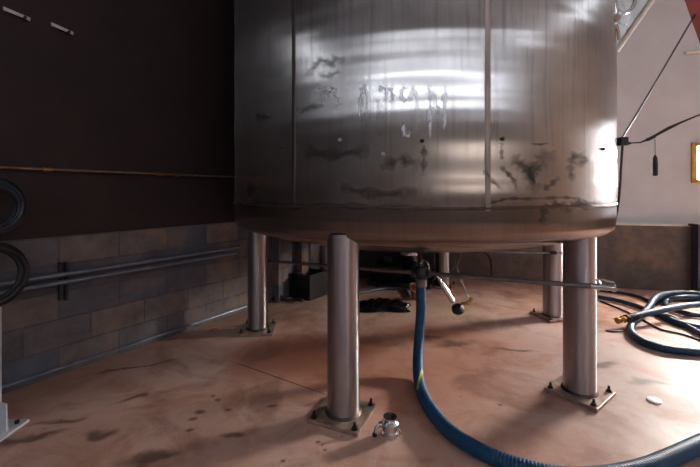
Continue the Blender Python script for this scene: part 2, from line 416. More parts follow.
def added_wall_lamp(Y, z, L, where):  # unseen lamps added to brighten the tank's left-hand reflection
    X = .093*H-.6546*(4.598*H-Y); c = Vector((X, Y, z))+LWn*.09
    t = thing('added_wall_lamp', c, 'added unseen long fluorescent lamp on the brown wall, '+where, 'lamp', 'added wall lamps')
    rot = Matrix.Rotation(math.atan2(LWdir.y, LWdir.x), 3, 'Z')
    MB().box(c-LWn*.05, (L, .06, .2), rot).build('lamp_housing', M['whitep'], t)
    for q in (-.06, .06): MB().cyl(c-LWdir*(L/2-.04)+Vector((0,0,q)), c+LWdir*(L/2-.04)+Vector((0,0,q)), .02, 10).build('lamp_tube', M['tube'], t)
added_wall_lamp(.6, 3.25, 2.0, 'the one nearer the tank'); added_wall_lamp(-2.0, 3.35, 2.0, 'the one farther from the tank')

# pilasters on the left wall, dim behind the tank
for px, w in ((277, .16), (300, .17)):
    p = LW(px, 300); p.z = 0
    rot = Matrix.Rotation(math.atan2(LWdir.y, LWdir.x), 3, 'Z')
    tag(MB().box(p+LWn*.05+Vector((0,0,LWZ/2-.01)), (w, .11, LWZ-.02), rot).build('trim_%d' % (2 if px < 290 else 3), M['whitep' if 0 else 'block']), kind='structure')

# ------------------------------------------------------------------ tank
tank = thing('storage_tank', (CX, CY, 0), 'huge dented stainless steel tank raised on six round legs', 'tank')
prof = [(0.0, .800), (.2, .803), (.45, .815), (.8, .85), (1.1, .895), (1.35, .95), (1.5, .99), (1.57, 1.015), (1.61, 1.045), (R-.006, 1.08), (R, 1.12)]
for k in range(1, 33): prof.append((R, 1.12+k*(4.3-1.12)/32))
prof += [(R-.02, 4.36), (R-.12, 4.45), (R*.6, 4.65), (0.0, 4.75)]
shell = [(max(r_, .0005), z_) for r_, z_ in prof if z_ <= 1.12 or z_ > 4.3]
k0 = [i for i, p in enumerate(shell) if p[1] <= 1.12][-1]+1
shell[k0:k0] = [(R, 1.12+k*.0225) for k in range(1, 142)]
mb = MB(); mb.lathe(shell, (CX, CY, 0), n=240)
for v in mb.v:                       # rolled-plate waviness: long around the shell, short up it
    if 1.12 < v.z < 4.31:
        a_ = math.atan2(v.y-CY, v.x-CX)
        p_ = Vector((math.cos(a_)*.75, math.sin(a_)*.75, v.z*5.2+3)); q_ = Vector((math.cos(a_)*1.3, math.sin(a_)*1.3, v.z*19+20))
        e_ = min(1, (v.z-1.12)/.08)
        dr_ = e_*(.0040*mnoise.noise(p_)+.0014*mnoise.noise(q_))
        v.x += dr_*math.cos(a_); v.y += dr_*math.sin(a_)
mb.build('tank_shell', M['tank'], tank, True, angle=60)
def tri(c, r):
    return None
for z, rr in ((1.215, .006), (3.05, .006)):
    n = 160; vs = []; fs = []
    sec = [(-.003, -.013), (.006, -.004), (.006, .004), (-.003, .013)]
    for k in range(n):
        a = 2*PI*k/n
        for dr, dz in sec: vs.append((CX+(R+dr)*math.cos(a), CY+(R+dr)*math.sin(a), z+dz+.003*math.sin(a*9)))
    for k in range(n):
        k2 = (k+1) % n
        for j in range(3): fs.append((k*4+j, k2*4+j, k2*4+j+1, k*4+j+1))
    MB().add(vs, fs).build('girth_weld', M['weld'], tank, True, angle=80)
def vseam(px, w, name='vertical_weld', m='weld'):
    p = TK(px, 120); a = math.atan2(p.y-CY, p.x-CX); da = w/R
    vs = []; fs = []; zs = [1.2+k*.1 for k in range(32)]
    sec = [(-1, -.004), (-.6, .0045), (-.2, .0042), (.2, .0042), (.6, .0045), (1, -.004)]
    for z in zs:
        for s, dr in sec:
            b = a+s*da/2; vs.append((CX+(R+dr)*math.cos(b), CY+(R+dr)*math.sin(b), z))
    for i in range(len(zs)-1):
        for j in range(len(sec)-1): fs.append((i*6+j, i*6+j+1, (i+1)*6+j+1, (i+1)*6+j))
    MB().add(vs, fs).build(name, M[m], tank, True, angle=80)
vseam(293.5, .035); vseam(488, .038, m='weld_pale')
for px, py in ((422, 141), (502, 139), (603, 149), (340, 140), (383, 154), (282, 147)):
    p = TK(px, py, 0); n = Vector((p.x-CX, p.y-CY, 0)).normalized()
    MB().lathe([(.011, -.006), (.011, .007), (.008, .011), (.003, .013)], p, n, 12).build('shell_stud', M['bolt'] if px not in (340, 383) else M['resid'], tank, True)
# dried pale hand marks: drips and letter-like smears on the skin
def ribbon(name, pts, w, m, parent):
    P = path([Vector((x, y, 0)) for x, y in pts]); vs = []; fs = []; fade = []
    for i, p in enumerate(P):
        a = P[max(i-1, 0)]; b = P[min(i+1, len(P)-1)]; d = (b-a).normalized(); nrm = Vector((-d.y, d.x, 0))
        ww = w*(1+.45*math.sin(i*.9+pts[0][0])); t_ = i/(len(P)-1)
        for s in (-1, -.5, 0, .5, 1):
            q = p+nrm*s*ww; vs.append(TK(q.x, q.y, .0050)); fade.append((1-abs(s))*min(1, 5*t_+.15, 3*(1-t_)+.02))
    for i in range(len(P)-1):
        for j in range(4): fs.append((5*i+j, 5*i+j+1, 5*i+j+6, 5*i+j+5))
    o = MB().add(vs, fs).build(name, m, parent)
    at = o.data.attributes.new('fade', 'FLOAT', 'POINT'); at.data.foreach_set('value', fade)
    return o
def smear_material(name, col, rough, metal, scale, lo, hi, gain, vec=(1,1,1)):
    t = NT(name); v = t.coord(vec); a = t.ramp(t.noise(v, scale, 6, .7, .5), [(lo, (0,)*3), (hi, (1,)*3)])
    at = t.n('ShaderNodeAttribute'); at.attribute_name = 'fade'
    k = t.math('MULTIPLY', a, at.outputs['Fac']); k = t.math('MULTIPLY', k, gain, True)
    t.l(k, t.b.inputs['Alpha']); t.b.inputs['Base Color'].default_value = col
    t.b.inputs['Roughness'].default_value = rough; t.b.inputs['Metallic'].default_value = metal
    return t.m
M['smear'] = smear_material('smear', srgb(232,232,236), .5, 1, 40, .30, .66, .9, (1,1,.35))
M['dark_marking'] = smear_material('dark_marking', srgb(44,36,36), .8, 0, 26, .34, .66, .95)  # dark marks on the skin, faded out at their edges
for mk, wd in (([(512,156),(520,163),(527,168),(534,168),(541,160),(548,154),(558,161)], 6), ([(528,168),(532,178),(536,194)], 7), ([(534,172),(541,166),(549,164)], 5), ([(544,190),(552,184),(560,177)], 3),
               ([(572,162),(577,156),(588,158)], 5), ([(572,160),(571,170),(574,182)], 4), ([(579,166),(584,163),(590,157)], 4), ([(500,166),(508,173),(515,182),(518,194)], 2.5), ([(484,170),(494,182),(506,192)], 2.5),
               ([(484,205),(496,202),(510,198.5),(530,199),(560,197.5),(578,198.5),(590,203),(604,203.5)], 1.6), ([(548,204),(544,215),(545,226)], 4), ([(572,206),(580,203),(590,209)], 4), ([(552,204),(564,206),(572,214)], 4),
               ([(306,76),(314,66),(322,60),(330,64),(336,58),(345,62)], 4), ([(318,74),(328,76),(340,70)], 3), ([(240,206),(262,203),(290,206),(330,205),(380,207),(440,206)], 3), ([(255,118),(262,116),(270,119)], 4),
               ([(300,150),(330,154),(370,150)], 6), ([(380,168),(400,160),(420,164)], 6), ([(424,145),(424,160),(423,176)], 3), ([(502,142),(502,152),(503,160)], 2), ([(340,188),(380,194),(430,190)], 5)):
    ribbon('dark_mark', mk, wd, M['dark_marking'], tank)
marks = [
 [(312,92),(313,108)], [(313,93),(317,88),(320,93),(320,106)], [(320,93),(324,89),(327,95),(327,104)],
 [(338,90),(332,89),(331,94),(337,98),(338,104),(331,106)],
 [(346,88),(347,92)],
 [(359,122),(361,96),(363,86),(366,96),(367,126)], [(361,104),(366,104)],
 [(378,112),(378,88)], [(378,92),(382,87),(386,92),(386,104)], [(386,92),(390,88),(392,96),(391,106)], [(379,100),(380,136)],
 [(409,88),(403,88),(401,95),(405,100),(411,96),(413,88),(416,96),(417,118),(416,132)],
 [(404,122),(404,132),(408,136),(411,130)],
 [(430,140),(430,100),(429,86)], [(429,86),(436,104),(444,118)], [(444,132),(445,100),(446,84)], [(434,88),(434,124)],
 [(369,112),(369,134)], [(424,96),(425,120)]]
for i, mk in enumerate(marks): ribbon('dried_smear', mk, 2.9, M['smear'], tank)
# legs
def leg(X, D, top=1.06):
    c = Vector((X*H, D*H, 0)); rad = Vector((CX-c.x, CY-c.y, 0)); d = rad.length; rad.normalize()
    # shell height above this radius
    zt = top
    for i in range(len(prof)-1):
        if prof[i][0] <= d <= prof[i+1][0]:
            zt = prof[i][1]+(prof[i+1][1]-prof[i][1])*(d-prof[i][0])/(prof[i+1][0]-prof[i][0])
    mb = MB(); r = .0935; n = 40
    vs = []; fs = []
    q = []
    for k in range(n):
        a = 2*PI*k/n; x = c.x+r*math.cos(a); y = c.y+r*math.sin(a); rr = math.hypot(x-CX, y-CY)
        z = 1.10
        for i in range(len(prof)-1):
            if prof[i][0] <= rr <= prof[i+1][0]:
                z = prof[i][1]+(prof[i+1][1]-prof[i][1])*(rr-prof[i][0])/(prof[i+1][0]-prof[i][0])
        z = min(z+.004, 1.06)
        for zz in (.022, .35, .7, z): vs.append((x, y, zz))
    for k in range(n):
        k2 = (k+1) % n
        for j in range(3): fs.append((k*4+j, k2*4+j, k2*4+j+1, k*4+j+1))
    fs.append(tuple(k*4+3 for k in range(n)))
    fs.append(tuple(k*4 for k in range(n)))
    lo = mb.add(vs, fs).build('leg', M['leg'], tank, True, angle=50)
    ang = math.atan2(rad.y, rad.x); rot = Matrix.Rotation(ang, 3, 'Z')
    MB().box(c+Vector((0,0,.012)), (.31, .31, .02), rot).build('base_plate', M['plate'], lo, bevel=.003)
    MB().lathe([(r+.014, .021), (r+.008, .03), (r+.001, .036)], c, n=32, cap=False).build('fillet_weld', M['weld'], lo, True)
    for sx in (-1, 1):
        for sy in (-1, 1):
            b = c+rot @ Vector((.125*sx, .125*sy, 0))
            mm = MB(); mm.lathe([(.019, .021), (.019, .024)], b, n=16); mm.lathe([(.014, .024), (.014, .037)], b, n=6); mm.lathe([(.0075, .037), (.0075, .058)], b, n=10)
            mm.build('anchor_bolt', M['bolt'], lo, True)
    return lo
LEGS = {'FL': (-.030, 1.662), 'FR': (1.142, 1.842), 'BR': (1.622, 2.96), 'BL': (-.668, 2.68), 'XL': (.985, 3.92), 'XR': (-.236, 3.75)}
for k, (X, D) in LEGS.items(): leg(X, D)
# bottom outlet
c = Vector((CX, CY, 0))
mo = MB(); mo.lathe([(.06, .70), (.06, .81)], c, n=24); mo.lathe([(.095, .70), (.095, .72)], c, n=24); mo.build('outlet_nozzle', M['foil'], tank, True)
# gusset bracket and bright fittings high on the right side of the shell
def ptan(px, py, D=2.03): return W(px, py, D)
g = MB()
gp = [ptan(609, 58), ptan(616.5, 52), ptan(652, 2), ptan(668, -22), ptan(609, -22)]
g.prism(gp, None, ex=(0, .02, 0)); g.build('bracket_plate', M['foil'], tank)
a = ptan(616, 52, 2.02); b = ptan(668, -22, 2.02)
MB().cyl(a, b, .016, 12).build('bracket_rail', M['ledge'], tank, True)
fx = MB()
fx.tube([ptan(607, 21, 1.93), ptan(614, 22, 1.93), ptan(618, 30, 1.94), ptan(619, 40, 1.96)], .010, 10)
fx.tube([ptan(616, 14, 1.93), ptan(627, 12, 1.93), ptan(634, 4, 1.93), ptan(636, -14, 1.93)], .012, 10)
fx.tube([ptan(612, -10, 1.93), ptan(616, 12, 1.93), ptan(617, 24, 1.93)], .016, 10)
fx.build('vent_tubing', M['chrome'], tank, True)
MB().cyl(ptan(616, 14, 1.92), ptan(620, 18, 1.92), .035, 16).build('vent_flange', M['foil'], tank, True)

# ------------------------------------------------------------------ long horizontal pipe under the tank, valve and hose
PA = W(615, 288, 1.68); PB = W(262, 260.5, 2.78)
base = Vector((PA.x, PA.y, 0))
pp = thing('transfer_pipe', (PA+PB)/2, 'long grey steel pipe running across under the tank', 'pipe')
zp = (PA.z+PB.z)/2
MB().tube([PA, PA.lerp(PB, .5), PB], .0155, 14).build('pipe', M['pipe'], pp, True)
dPA = (PA-PB).normalized()
ef = MB(); ef.cyl(PA-dPA*.12, PA, .019, 16); ef.cyl(PA-dPA*.012, PA+dPA*.004, .023, 16); ef.build('end_fitting', M['foil'], pp, True)
MB().tube([PA-dPA*.07+Vector((0,0,.02)), PA-dPA*.09+Vector((0,0,.045)), PA-dPA*.02+Vector((.02,0,.028))], .008, 8).build('valve_handle', M['foil'], pp, True)
PB2 = PB
MB().tube([PB, PB+Vector((-.05,0,.0)), PB+Vector((-.10, .02, .03)), PB+Vector((-.115, .03, .10)), PB+Vector((-.11,.04,.17))], .0155, 12).build('bend', M['pipe'], pp, True)
# tee and valve above the hose
pv = W(422, 275.5, 2.163)
# nearest point on the pipe
tt = max(0, min(1, (pv-PA).dot(PB-PA)/(PB-PA).length_squared)); pv = PA.lerp(PB, .424)
v = MB(); v.cyl(pv-dPA*.07, pv+dPA*.07, .030, 18); v.lathe([(.045, -.03), (.052, -.01), (.052, .02), (.04, .045)], pv, n=18); v.cyl(pv, pv-Vector((0,0,.07)), .034, 16)
v.build('valve_body', M['motor'], pp, True)
MB().tube([pv+Vector((0,0,.04)), pv+Vector((0,0,.085)), pv+Vector((.03,-.02,.10)), pv+Vector((.055,-.03,.05)), pv+Vector((.05,-.03,.02))], .007, 8).build('valve_lever', M['chrome'], pp, True)
MB().cyl(pv+Vector((0,0,.05)), Vector((pv.x+.02, pv.y+.25, .90)), .018, 12).build('riser', M['pipe'], pp, True)
# drain arm hanging from the pipe with a round black valve and brass spout
ar0 = W(437, 275.5, 2.125); ar1 = W(453, 302, 2.10); ar2 = W(458, 309, 2.10)
dr = thing('drain_arm', ar0, 'bright steel drain arm with black ball valve hanging under the long pipe', 'valve')
m_ = MB(); m_.cyl(ar0, ar0.lerp(ar1, .3), .011, 14); m_.cyl(ar0.lerp(ar1, .3), ar1, .019, 16); m_.build('tube', M['chrome'], dr, True)
MB().lathe([(.010, -.043), (.030, -.036), (.040, -.017), (.043, 0), (.040, .017), (.030, .036), (.010, .043)], ar2, (.7, -.6, .3), 20).build('ball_valve', M['rubber'], dr, True)
e0 = W(461, 304, 2.08); e1 = W(468, 303, 2.08); e2 = W(472, 298, 2.08)
MB().tube([e0, e1, e2], .012, 10).build('elbow', M['brass'], dr, True)
MB().lathe([(.018, -.006), (.018, .006)], e1, (1,0,.2), 8).build('union_nut', M['brass'], dr, True)
MB().tube([W(455, 262, 2.14), W(461, 280, 2.1), W(469, 298, 2.08)], .003, 6).build('lever_cable', M['pipe'], dr, True)

hr = .036
hp = [pv-Vector((0,0,.04)), pv-Vector((.003,0,.15)), W(421, 310, 2.15), W(419, 340, 2.12), W(418, 362, 2.03)]
hp += [FL(x, y, hr*1.06) for x, y in ((419,380),(423,395),(432,411),(446,428),(464,442),(490,456),(520,467),(560,476),(600,476),(640,469),(672,457),(705,442),(750,422),(810,398),(860,380))]
for i in range(5, len(hp)): hp[i].z = hr*1.09
hp[4].z = max(hp[4].z, hr*1.4)
hs = thing('suction_hose', (hp[6].x, hp[6].y, 0), 'ribbed blue hose dropping from the pipe valve and curving across the front floor', 'hose')
MB().tube(hp, hr, 16, ridge=.07, pitch=.016).build('hose_wall', M['hose'], hs, True, angle=80)
MB().lathe([(.043, -.06), (.043, -.015), (.047, -.012), (.047, 0)], hp[0]-Vector((0,0,.0)), n=20).build('hose_clamp', M['pipe'], hs, True)
ys = []
P = path(hp); 
seg = [p for p in P if 372 <= HY+(H-p.z)/p.y*F <= 394 and p.x < hp[9].x][:14]
st = MB()
vs = []; fs = []
for i, p in enumerate(seg):
    tdir = (seg[min(i+1, len(seg)-1)]-seg[max(i-1, 0)]).normalized(); toc = (Vector((0,0,H))-p); toc = (toc-tdir*toc.dot(tdir)).normalized(); sd = tdir.cross(toc)
    th = -.9+1.5*i/len(seg)
    for s in (-.22, .22):
        q = th+s; vs.append(p+(toc*math.cos(q)+sd*math.sin(q))*(hr*1.085))
for i in range(len(seg)-1): fs.append((2*i, 2*i+1, 2*i+3, 2*i+2))
if fs: MB().add(vs, fs).build('yellow_stripe', M['yellow'], hs)

# upper thin line and its far bend
u = thing('thin_drain_line', W(505, 252, 2.63), 'thin steel line running under the tank bottom to the right legs', 'pipe')
MB().tube([W(448, 246, 2.72), W(458, 250, 2.70), W(505, 251.5, 2.63), W(562, 253, 2.57)], .010, 10).build('pipe', M['conduit'], u, True)
MB().tube([W(462, 251, 2.69), W(458, 262, 2.69), W(452, 270, 2.70)], .007, 8).build('branch', M['pipe'], u, True)
MB().cyl(W(550, 252.6, 2.58), W(556, 252.8, 2.575), .018, 12).build('coupling', M['rubber'], u, True)
cb = MB().tube([BW(446, 252, .08), BW(480, 252, .08), BW(488, 255, .08), BW(491, 263, .08), BW(491.5, 274, .08), BW(491.5, 281, .08)], .014, 10).build('conduit_bend', M['motor'], None, True)
tag(cb, 'dark conduit bent down to the floor on the low wall behind the tank', 'conduit')

# ------------------------------------------------------------------ left wall fittings
def wall_pipe(name, pts, r, m, label, cat='pipe', off=.03, bands=(), bm=None, group=None):
    P3 = [LW(x, y, off/H) for x, y in pts]
    t = thing(name, P3[0], label, cat, group)
    MB().tube(P3, r, 12, dens=.2).build('pipe', m, t, True)
    for x, y in bands:
        c = LW(x, y, off/H); MB().cyl(c-LWdir*.025, c+LWdir*.025, r*1.7, 14).build('coupling', bm or m, t, True)
    return t
def zline(px0, px1, z):     # straight wall line at constant height
    out = []
    for px in (px0, px1):
        D = LWD(px); out.append((px, HY+(H-z)/H*F/D))
    return out
pz = lambda px, py, off=.03: LW(px, py, off/H).z
def level(px0, px1, refx, refy, off):
    z = pz(refx, refy, off); out = []
    for px in (px0, px1):
        D = LWD(px, off/H); out.append((px, HY+(H-z)/H*F/D))
    return out
wall_pipe('conduit', level(-60, 240, 120, 265.5, .06), .017, M['conduit'], 'upper of the two blue-grey conduits along the block wall', 'conduit', .06, [], group='block wall conduits')
wall_pipe('conduit', level(-60, 236, 120, 272.5, .06), .017, M['conduit'], 'lower of the two blue-grey conduits along the block wall', 'conduit', .06, [], group='block wall conduits')
wall_pipe('kerb_pipe', level(-60, 262, 100, 355, .03), .012, M['conduit'], 'pale pipe running low along the foot of the block wall', 'pipe', .03, [])
cpy = level(-60, 232, 100, 170.8, .02)
wall_pipe('copper_pipe', level(-60, 244, 100, 171.6, .018), .0095, M['copper'], 'thin copper pipe crossing the dark brown wall', 'pipe', .018,
          [(47.5, level(0, 47.5, 100, 171.6, .018)[1][1]), (160, level(0, 160, 100, 171.6, .018)[1][1]), (177, level(0, 177, 100, 171.6, .018)[1][1])], M['brass'])
# strut brackets behind the conduits
for px in (60, 66):
    a = LW(px, 262, .02/H); b = LW(px, 300, .02/H); rot = Matrix.Rotation(math.atan2(LWdir.y, LWdir.x), 3, 'Z')
    tag(MB().box((a+b)/2, (.016, .035, (a-b).length), rot).build('strut_bracket', M['motor']), 'dark strut behind the conduits on the block wall, '+('left' if px == 60 else 'right')+' of two', 'bracket', 'conduit struts')
# small pale metal hangers high on the brown wall
for i, (x0, y0, x1, y1) in enumerate(((3, 10, 30, 20), (51, 25.5, 73, 34))):
    a = LW(x0, y0, .012/H); b = LW(x1, y1, .012/H); mid = (a+b)/2; d = b-a
    t = thing('wall_hanger', mid, ('leftmost' if i == 0 else 'right-hand')+' of two small pale metal hangers high on the brown wall', 'bracket', 'pale wall hangers')
    up = Vector((0,0,1)); n = d.cross(up).normalized(); q = up*.022
    MB().prism([a, a+q, b+q*.6, b-q*.4, b-q*.2-d*.2], None, ex=LWn*.006).build('strap_plate', M['whitep'], t)
    MB().cyl(b-d*.22, b-d*.22+LWn*.02, .009, 10).build('bolt', M['bolt'], t, True)
# dark hose coils on the wall hooks
def coil(px, py, rr, n, m, label, r=.016, off=.17):
    c = LW(px, py, off/H); t = thing('hose_coil', c, label, 'hose', 'dark hose coils on the left wall')
    pts = []
    for k in range(n*12):
        a = 2*PI*k/12; q = rr*(1+.10*math.sin(a*.37+1)+.05*math.sin(a*.9)); o = -.03+.07*(k/(n*12))+.012*math.sin(a*1.3)
        pts.append(c+LWdir*q*math.cos(a)*.95+Vector((0,0,1))*q*math.sin(a)*1.05+LWn*o)
    MB().tube(pts, r, 10, dens=.025).build('hose_wall', m, t, True)
    MB().tube([LW(px, py, 0)+Vector((0,0,rr*.82)), c+Vector((0,0,rr*.82))-LWn*.0, c+LWn*.06+Vector((0,0,rr*.95))], .008, 8).build('hook', M['bolt'], t, True)
coil(-7, 206, .135, 6, M['coil'], 'dark blue hose coil hanging on the brown wall at the left edge')
coil(-7, 276, .150, 4, M['rubber'], 'black hose coil hanging low against the block wall', off=.19)
# white stanchion at the left edge
sp = FL(-16, 434); st = thing('steel_stanchion', sp, 'short white steel stanchion with gusset on a bolted foot at the left edge', 'post')
MB().box(sp+Vector((0,0,.34)), (.10, .10, .66)).build('post', M['whitep'], st, bevel=.006)
q0 = sp+Vector((.05,0,.01))
MB().prism([q0+Vector((0,-.004,0)), q0+Vector((.075,-.004,0)), q0+Vector((.07,-.004,.15)), q0+Vector((0,-.004,.17))], None, ex=(0,.01,0)).build('gusset', M['whitep'], st)
MB().box(sp+Vector((.0,0,.007)), (.30, .22, .014)).build('foot_plate', M['whitep'], st, bevel=.003)
MB().lathe([(.012, .014), (.012, .03)], sp+Vector((.115,-.07,0)), n=6).build('bolt', M['bolt'], st)
MB().lathe([(.012, .014), (.012, .03)], sp+Vector((.115,.07,0)), n=6).build('bolt', M['bolt'], st)

# ------------------------------------------------------------------ behind and under the tank
def pump(c, ang):
    t = thing('pump', c, 'dark electric pump on a skid under the tank by the low back wall', 'pump')
    rot = Matrix.Rotation(ang, 3, 'Z'); w = lambda x, y, z: c+rot @ Vector((x, y, z))
    MB().box(w(0,0,.04), (.85, .34, .05), rot).build('skid', M['motor'], t, bevel=.004)
    for s in (-1, 1): MB().box(w(.3*s,0,.01), (.06, .3, .02), rot).build('foot', M['bolt'], t)
    m = MB(); a = rot @ Vector((1,0,0))
    m.lathe([(.08,0),(.125,.02),(.125,.36),(.10,.40)], w(-.36,0,.21), a, 28)
    for k in range(14):
        q = 2*PI*k/14; d = rot @ Vector((0, math.cos(q), math.sin(q))); m.box(w(-.17,0,.21)+d*.13, (.3, .006, .03), rot @ Matrix.Rotation(q-PI/2, 3, 'X'))
    m.build('motor', M['motor'], t, True)
    MB().box(w(-.16,-.02,.36), (.12, .1, .07), rot).build('terminal_box', M['motor'], t, bevel=.005)
    MB().cyl(w(.02,0,.21), w(.14,0,.21), .035, 14).build('shaft_guard', M['bolt'], t, True)
    MB().lathe([(.06,0),(.14,.02),(.15,.06),(.14,.1),(.06,.13)], w(.14,0,.21), a, 26).build('pump_head', M['hose_dark'], t, True)
    for s in (-1, 1): MB().box(w(-.17+.1*s,0,.09), (.03, .22, .08), rot).build('motor_foot', M['bolt'], t)
    m = MB(); m.cyl(w(.2,0,.33), w(.2,0,.43), .04, 16); m.lathe([(.065,.43),(.065,.445)], w(.2,0,0)-Vector((0,0,c.z)), n=16); m.build('discharge_port', M['pipe'], t, True)
pc = FL(400, 285.5); pump(pc, -.27)
ca = W(395, 240, 4.27); ca.z = 0; cab = thing('added_dark_box', ca, 'low dark box with doors, added where the low back wall is dark behind the pump', 'added_dark_box')  # dark box added to darken the low back wall behind the pump
rot = Matrix.Rotation(math.atan2(BWdir.y, BWdir.x), 3, 'Z'); cq = lambda x, y, z: ca+rot @ Vector((x, y, z))
MB().box(cq(0,0,.29), (1.16, .24, .48), rot).build('dark_box_body', M['motor'], cab, bevel=.005)
for s_ in (-1, 1):
    dd_ = MB().box(cq(.285*s_,-.127,.29), (.54, .014, .44), rot).build('door', M['motor'], cab, bevel=.003)
    MB().cyl(cq(.06*s_,-.15,.24), cq(.06*s_,-.15,.36), .008, 8).build('handle', M['bolt'], dd_, True)
    for q_ in (-1, 1): MB().box(cq(.52*s_,.08*q_,.025), (.05, .05, .05), rot).build('foot', M['bolt'], cab)
# black crate left of it
cc = FL(310, 296); cr = thing('crate', cc, 'black open crate on the floor beside the front leg, far behind it', 'crate')
rot = Matrix.Rotation(math.atan2(LWdir.y, LWdir.x), 3, 'Z')
def cw(x, y, z): return cc+rot @ Vector((x, y, z))
m = MB()
for s in (-1, 1):
    m.box(cw(0,.13*s,.15), (.34, .014, .3), rot); m.box(cw(.163*s,0,.15), (.014, .26, .3), rot)
m.box(cw(0,0,.01), (.33,.26,.02), rot); m.build('bin', M['rubber'], cr)
m = MB()
for s in (-1, 1): m.box(cw(0,.135*s,.295), (.36,.03,.02), rot); m.box(cw(.17*s,0,.295), (.03,.27,.02), rot)
m.build('rim', M['motor'], cr)
# faded red bucket behind the hose
bc = FL(416, 299); bk = thing('bucket', bc, 'small faded red bucket on the floor behind the blue hose', 'bucket')
m = MB(); m.lathe([(.055,0),(.075,.17),(.082,.17),(.082,.18),(.070,.18),(.05,.01)], bc, n=24, cap=False); m.lathe([(.055,.0),(.055,.008)], bc, n=24); m.build('bucket_body', M['bucket'], bk, True)
MB().tube([bc+Vector((-.08,0,.17)), bc+Vector((-.05,-.06,.12)), bc+Vector((.04,-.09,.10)), bc+Vector((.08,0,.17))], .004, 6).build('bucket_handle', M['plastic'], bk, True)
# crumpled black sheet
def crumple(c, rx, ry, hgt, n=26, seed=1):
    rnd = random.Random(seed); vs = []; fs = []
    for j in range(n+1):
        for i in range(n+1):
            u_, v_ = i/n*2-1, j/n*2-1
            r_ = math.hypot(u_, v_); e = max(0, 1-r_*r_)
            z = .004+hgt*e**.6*(.45+.55*abs(math.sin(u_*7+1.3*math.sin(v_*5+seed)))*abs(math.cos(v_*6+u_*3)))+rnd.uniform(0,.012)*e
            s = 1/max(1, r_**.4 if r_ > 1 else 1)
            k = 1+.12*math.sin(math.atan2(v_, u_)*5)
            vs.append((c.x+u_*rx*s*k, c.y+v_*ry*s*k, z))
    for j in range(n):
        for i in range(n): a = j*(n+1)+i; fs.append((a, a+1, a+n+2, a+n+1))
    return MB().add(vs, fs)
so = crumple(FL(383, 307), .30, .20, .08).build('plastic_sheet', M['wrap'], None, True, angle=25); mdf = so.modifiers.new('s', 'SOLIDIFY'); mdf.thickness = .003; mdf.offset = 1
tag(so, 'crumpled glossy black plastic sheet on the floor between front leg and blue hose', 'sheet')
gh = MB().tube([FL(335, 297, .02), FL(365, 292, .02), FL(385, 288.5, .02), FL(402, 286.5, .02)+Vector((0,-.15,.0)), FL(409, 296, .02)], .018, 10).build('grey_hose', M['conduit'], None, True)
tag(gh, 'pale grey hose lying on the floor in front of the dark pump', 'hose')
# small fittings at the foot of the left wall behind the back left leg
sc_ = MB(); p0 = FL(272, 300, .03)
sc_.tube([p0, p0+Vector((.06,.05,.05)), p0+Vector((.14,.0,.02)), p0+Vector((.24,.06,.0)), p0+Vector((.36,-.02,.0))], .02, 10)
tag(sc_.build('rubber_hose', M['rubber'], None, True), 'short black hose piece heaped at the foot of the wall behind the back left leg', 'hose')

# ------------------------------------------------------------------ right hand hoses on the floor
def hose(name, pts, r, m, label, ridge=.06, end=None, group=None, cat='hose'):
    P = [FL(x, y, z) for x, y, z in pts]; t = thing(name, Vector((P[0].x, P[0].y, 0)), label, cat, group)
    MB().tube(P, r, 14, ridge=ridge, pitch=.02 if ridge else 0).build('hose_wall', m, t, True, angle=80)
    return t, P
hR = .030; z0 = hR*1.1
t1, P1 = hose('coiled_hose', [(636,316,.10),(652,312,.12),(672,308,.12),(700,304.5,.10),(735,306,.08),(760,318,z0),(768,334,z0),(745,349,z0),(712,352.5,z0),(685,351,z0),(662,348,z0),(643,341.5,z0),
      (632,333,z0),(632,324,z0),(640,316.5,z0),(649,307,.08),(656,297.5,.11),(668,293.5,.10),(690,293,.10),(720,297,.10),(745,306,.08),(742,318,z0+.01),(720,325,z0),(700,327,z0),(680,323.5,z0),(663,316,z0),(652,308,z0),(652,303,z0),(660,299,z0),(680,298.5,z0),(705,301,z0),(740,312,z0)], hR, M['hose_teal'],
      'blue ribbed hose looped in a pile on the floor by the low right wall')
d = (P1[0]-P1[1]).normalized(); e = P1[0]
m = MB(); 
for k in range(7): m.cyl(e+d*(.02*k), e+d*(.02*k+.010), hR*1.22, 18)
m.cyl(e-d*.01, e+d*.14, hR*.95, 16); m.build('spring_guard', M['rubber'], t1, True)
m = MB(); e2 = e+d*.14; m.cyl(e2, e2+d*.05, .026, 16); m.cyl(e2+d*.015, e2+d*.03, .034, 8); m.cyl(e2+d*.05, e2+d*.10, .020, 14); m.cyl(e2+d*.085, e2+d*.10, .030, 16); m.build('brass_coupling', M['brass'], t1, True)
for s in (-1, 1):
    sd = d.cross(Vector((0,0,1))).normalized()*s
    MB().tube([e2+d*.06+sd*.02, e2+d*.06+sd*.045, e2+d*.10+sd*.05], .005, 6).build('cam_lever', M['brass'], t1, True)
hose('navy_hose', [(598,297,.03),(615,300,.03),(635,305.5,.03),(650,311.5,.03),(672,318,.03),(700,325+8,.03),(740,350,.03)], .024, M['hose_dark'], 'dark navy hose running from behind the right leg under the blue pile', .05)
hose('inner_hose', [(745,300,z0),(710,297.5,z0+.02),(682,297,z0+.05),(667,301,z0),(668,307,z0),(684,313,z0),(705,316,z0),(745,322,z0)], .026, M['hose_dark'], 'dark blue hose nested inside the blue hose pile at the right edge', .06)
hose('black_hose', [(600,289.8,.025),(615,292,.025),(630,294.5,.025),(645,299,.025),(655,304,.025)], .020, M['rubber'], 'black hose lying along the foot of the low right wall', 0)
hose('black_cable', [(600,301,.010),(618,308,.010),(640,318,.010),(660,329,.010),(680,333.5,.010),(700,340,.010),(740,355,.010)], .009, M['rubber'], 'thin black cable on the floor crossing inside the blue hose loop', 0, cat='cable')
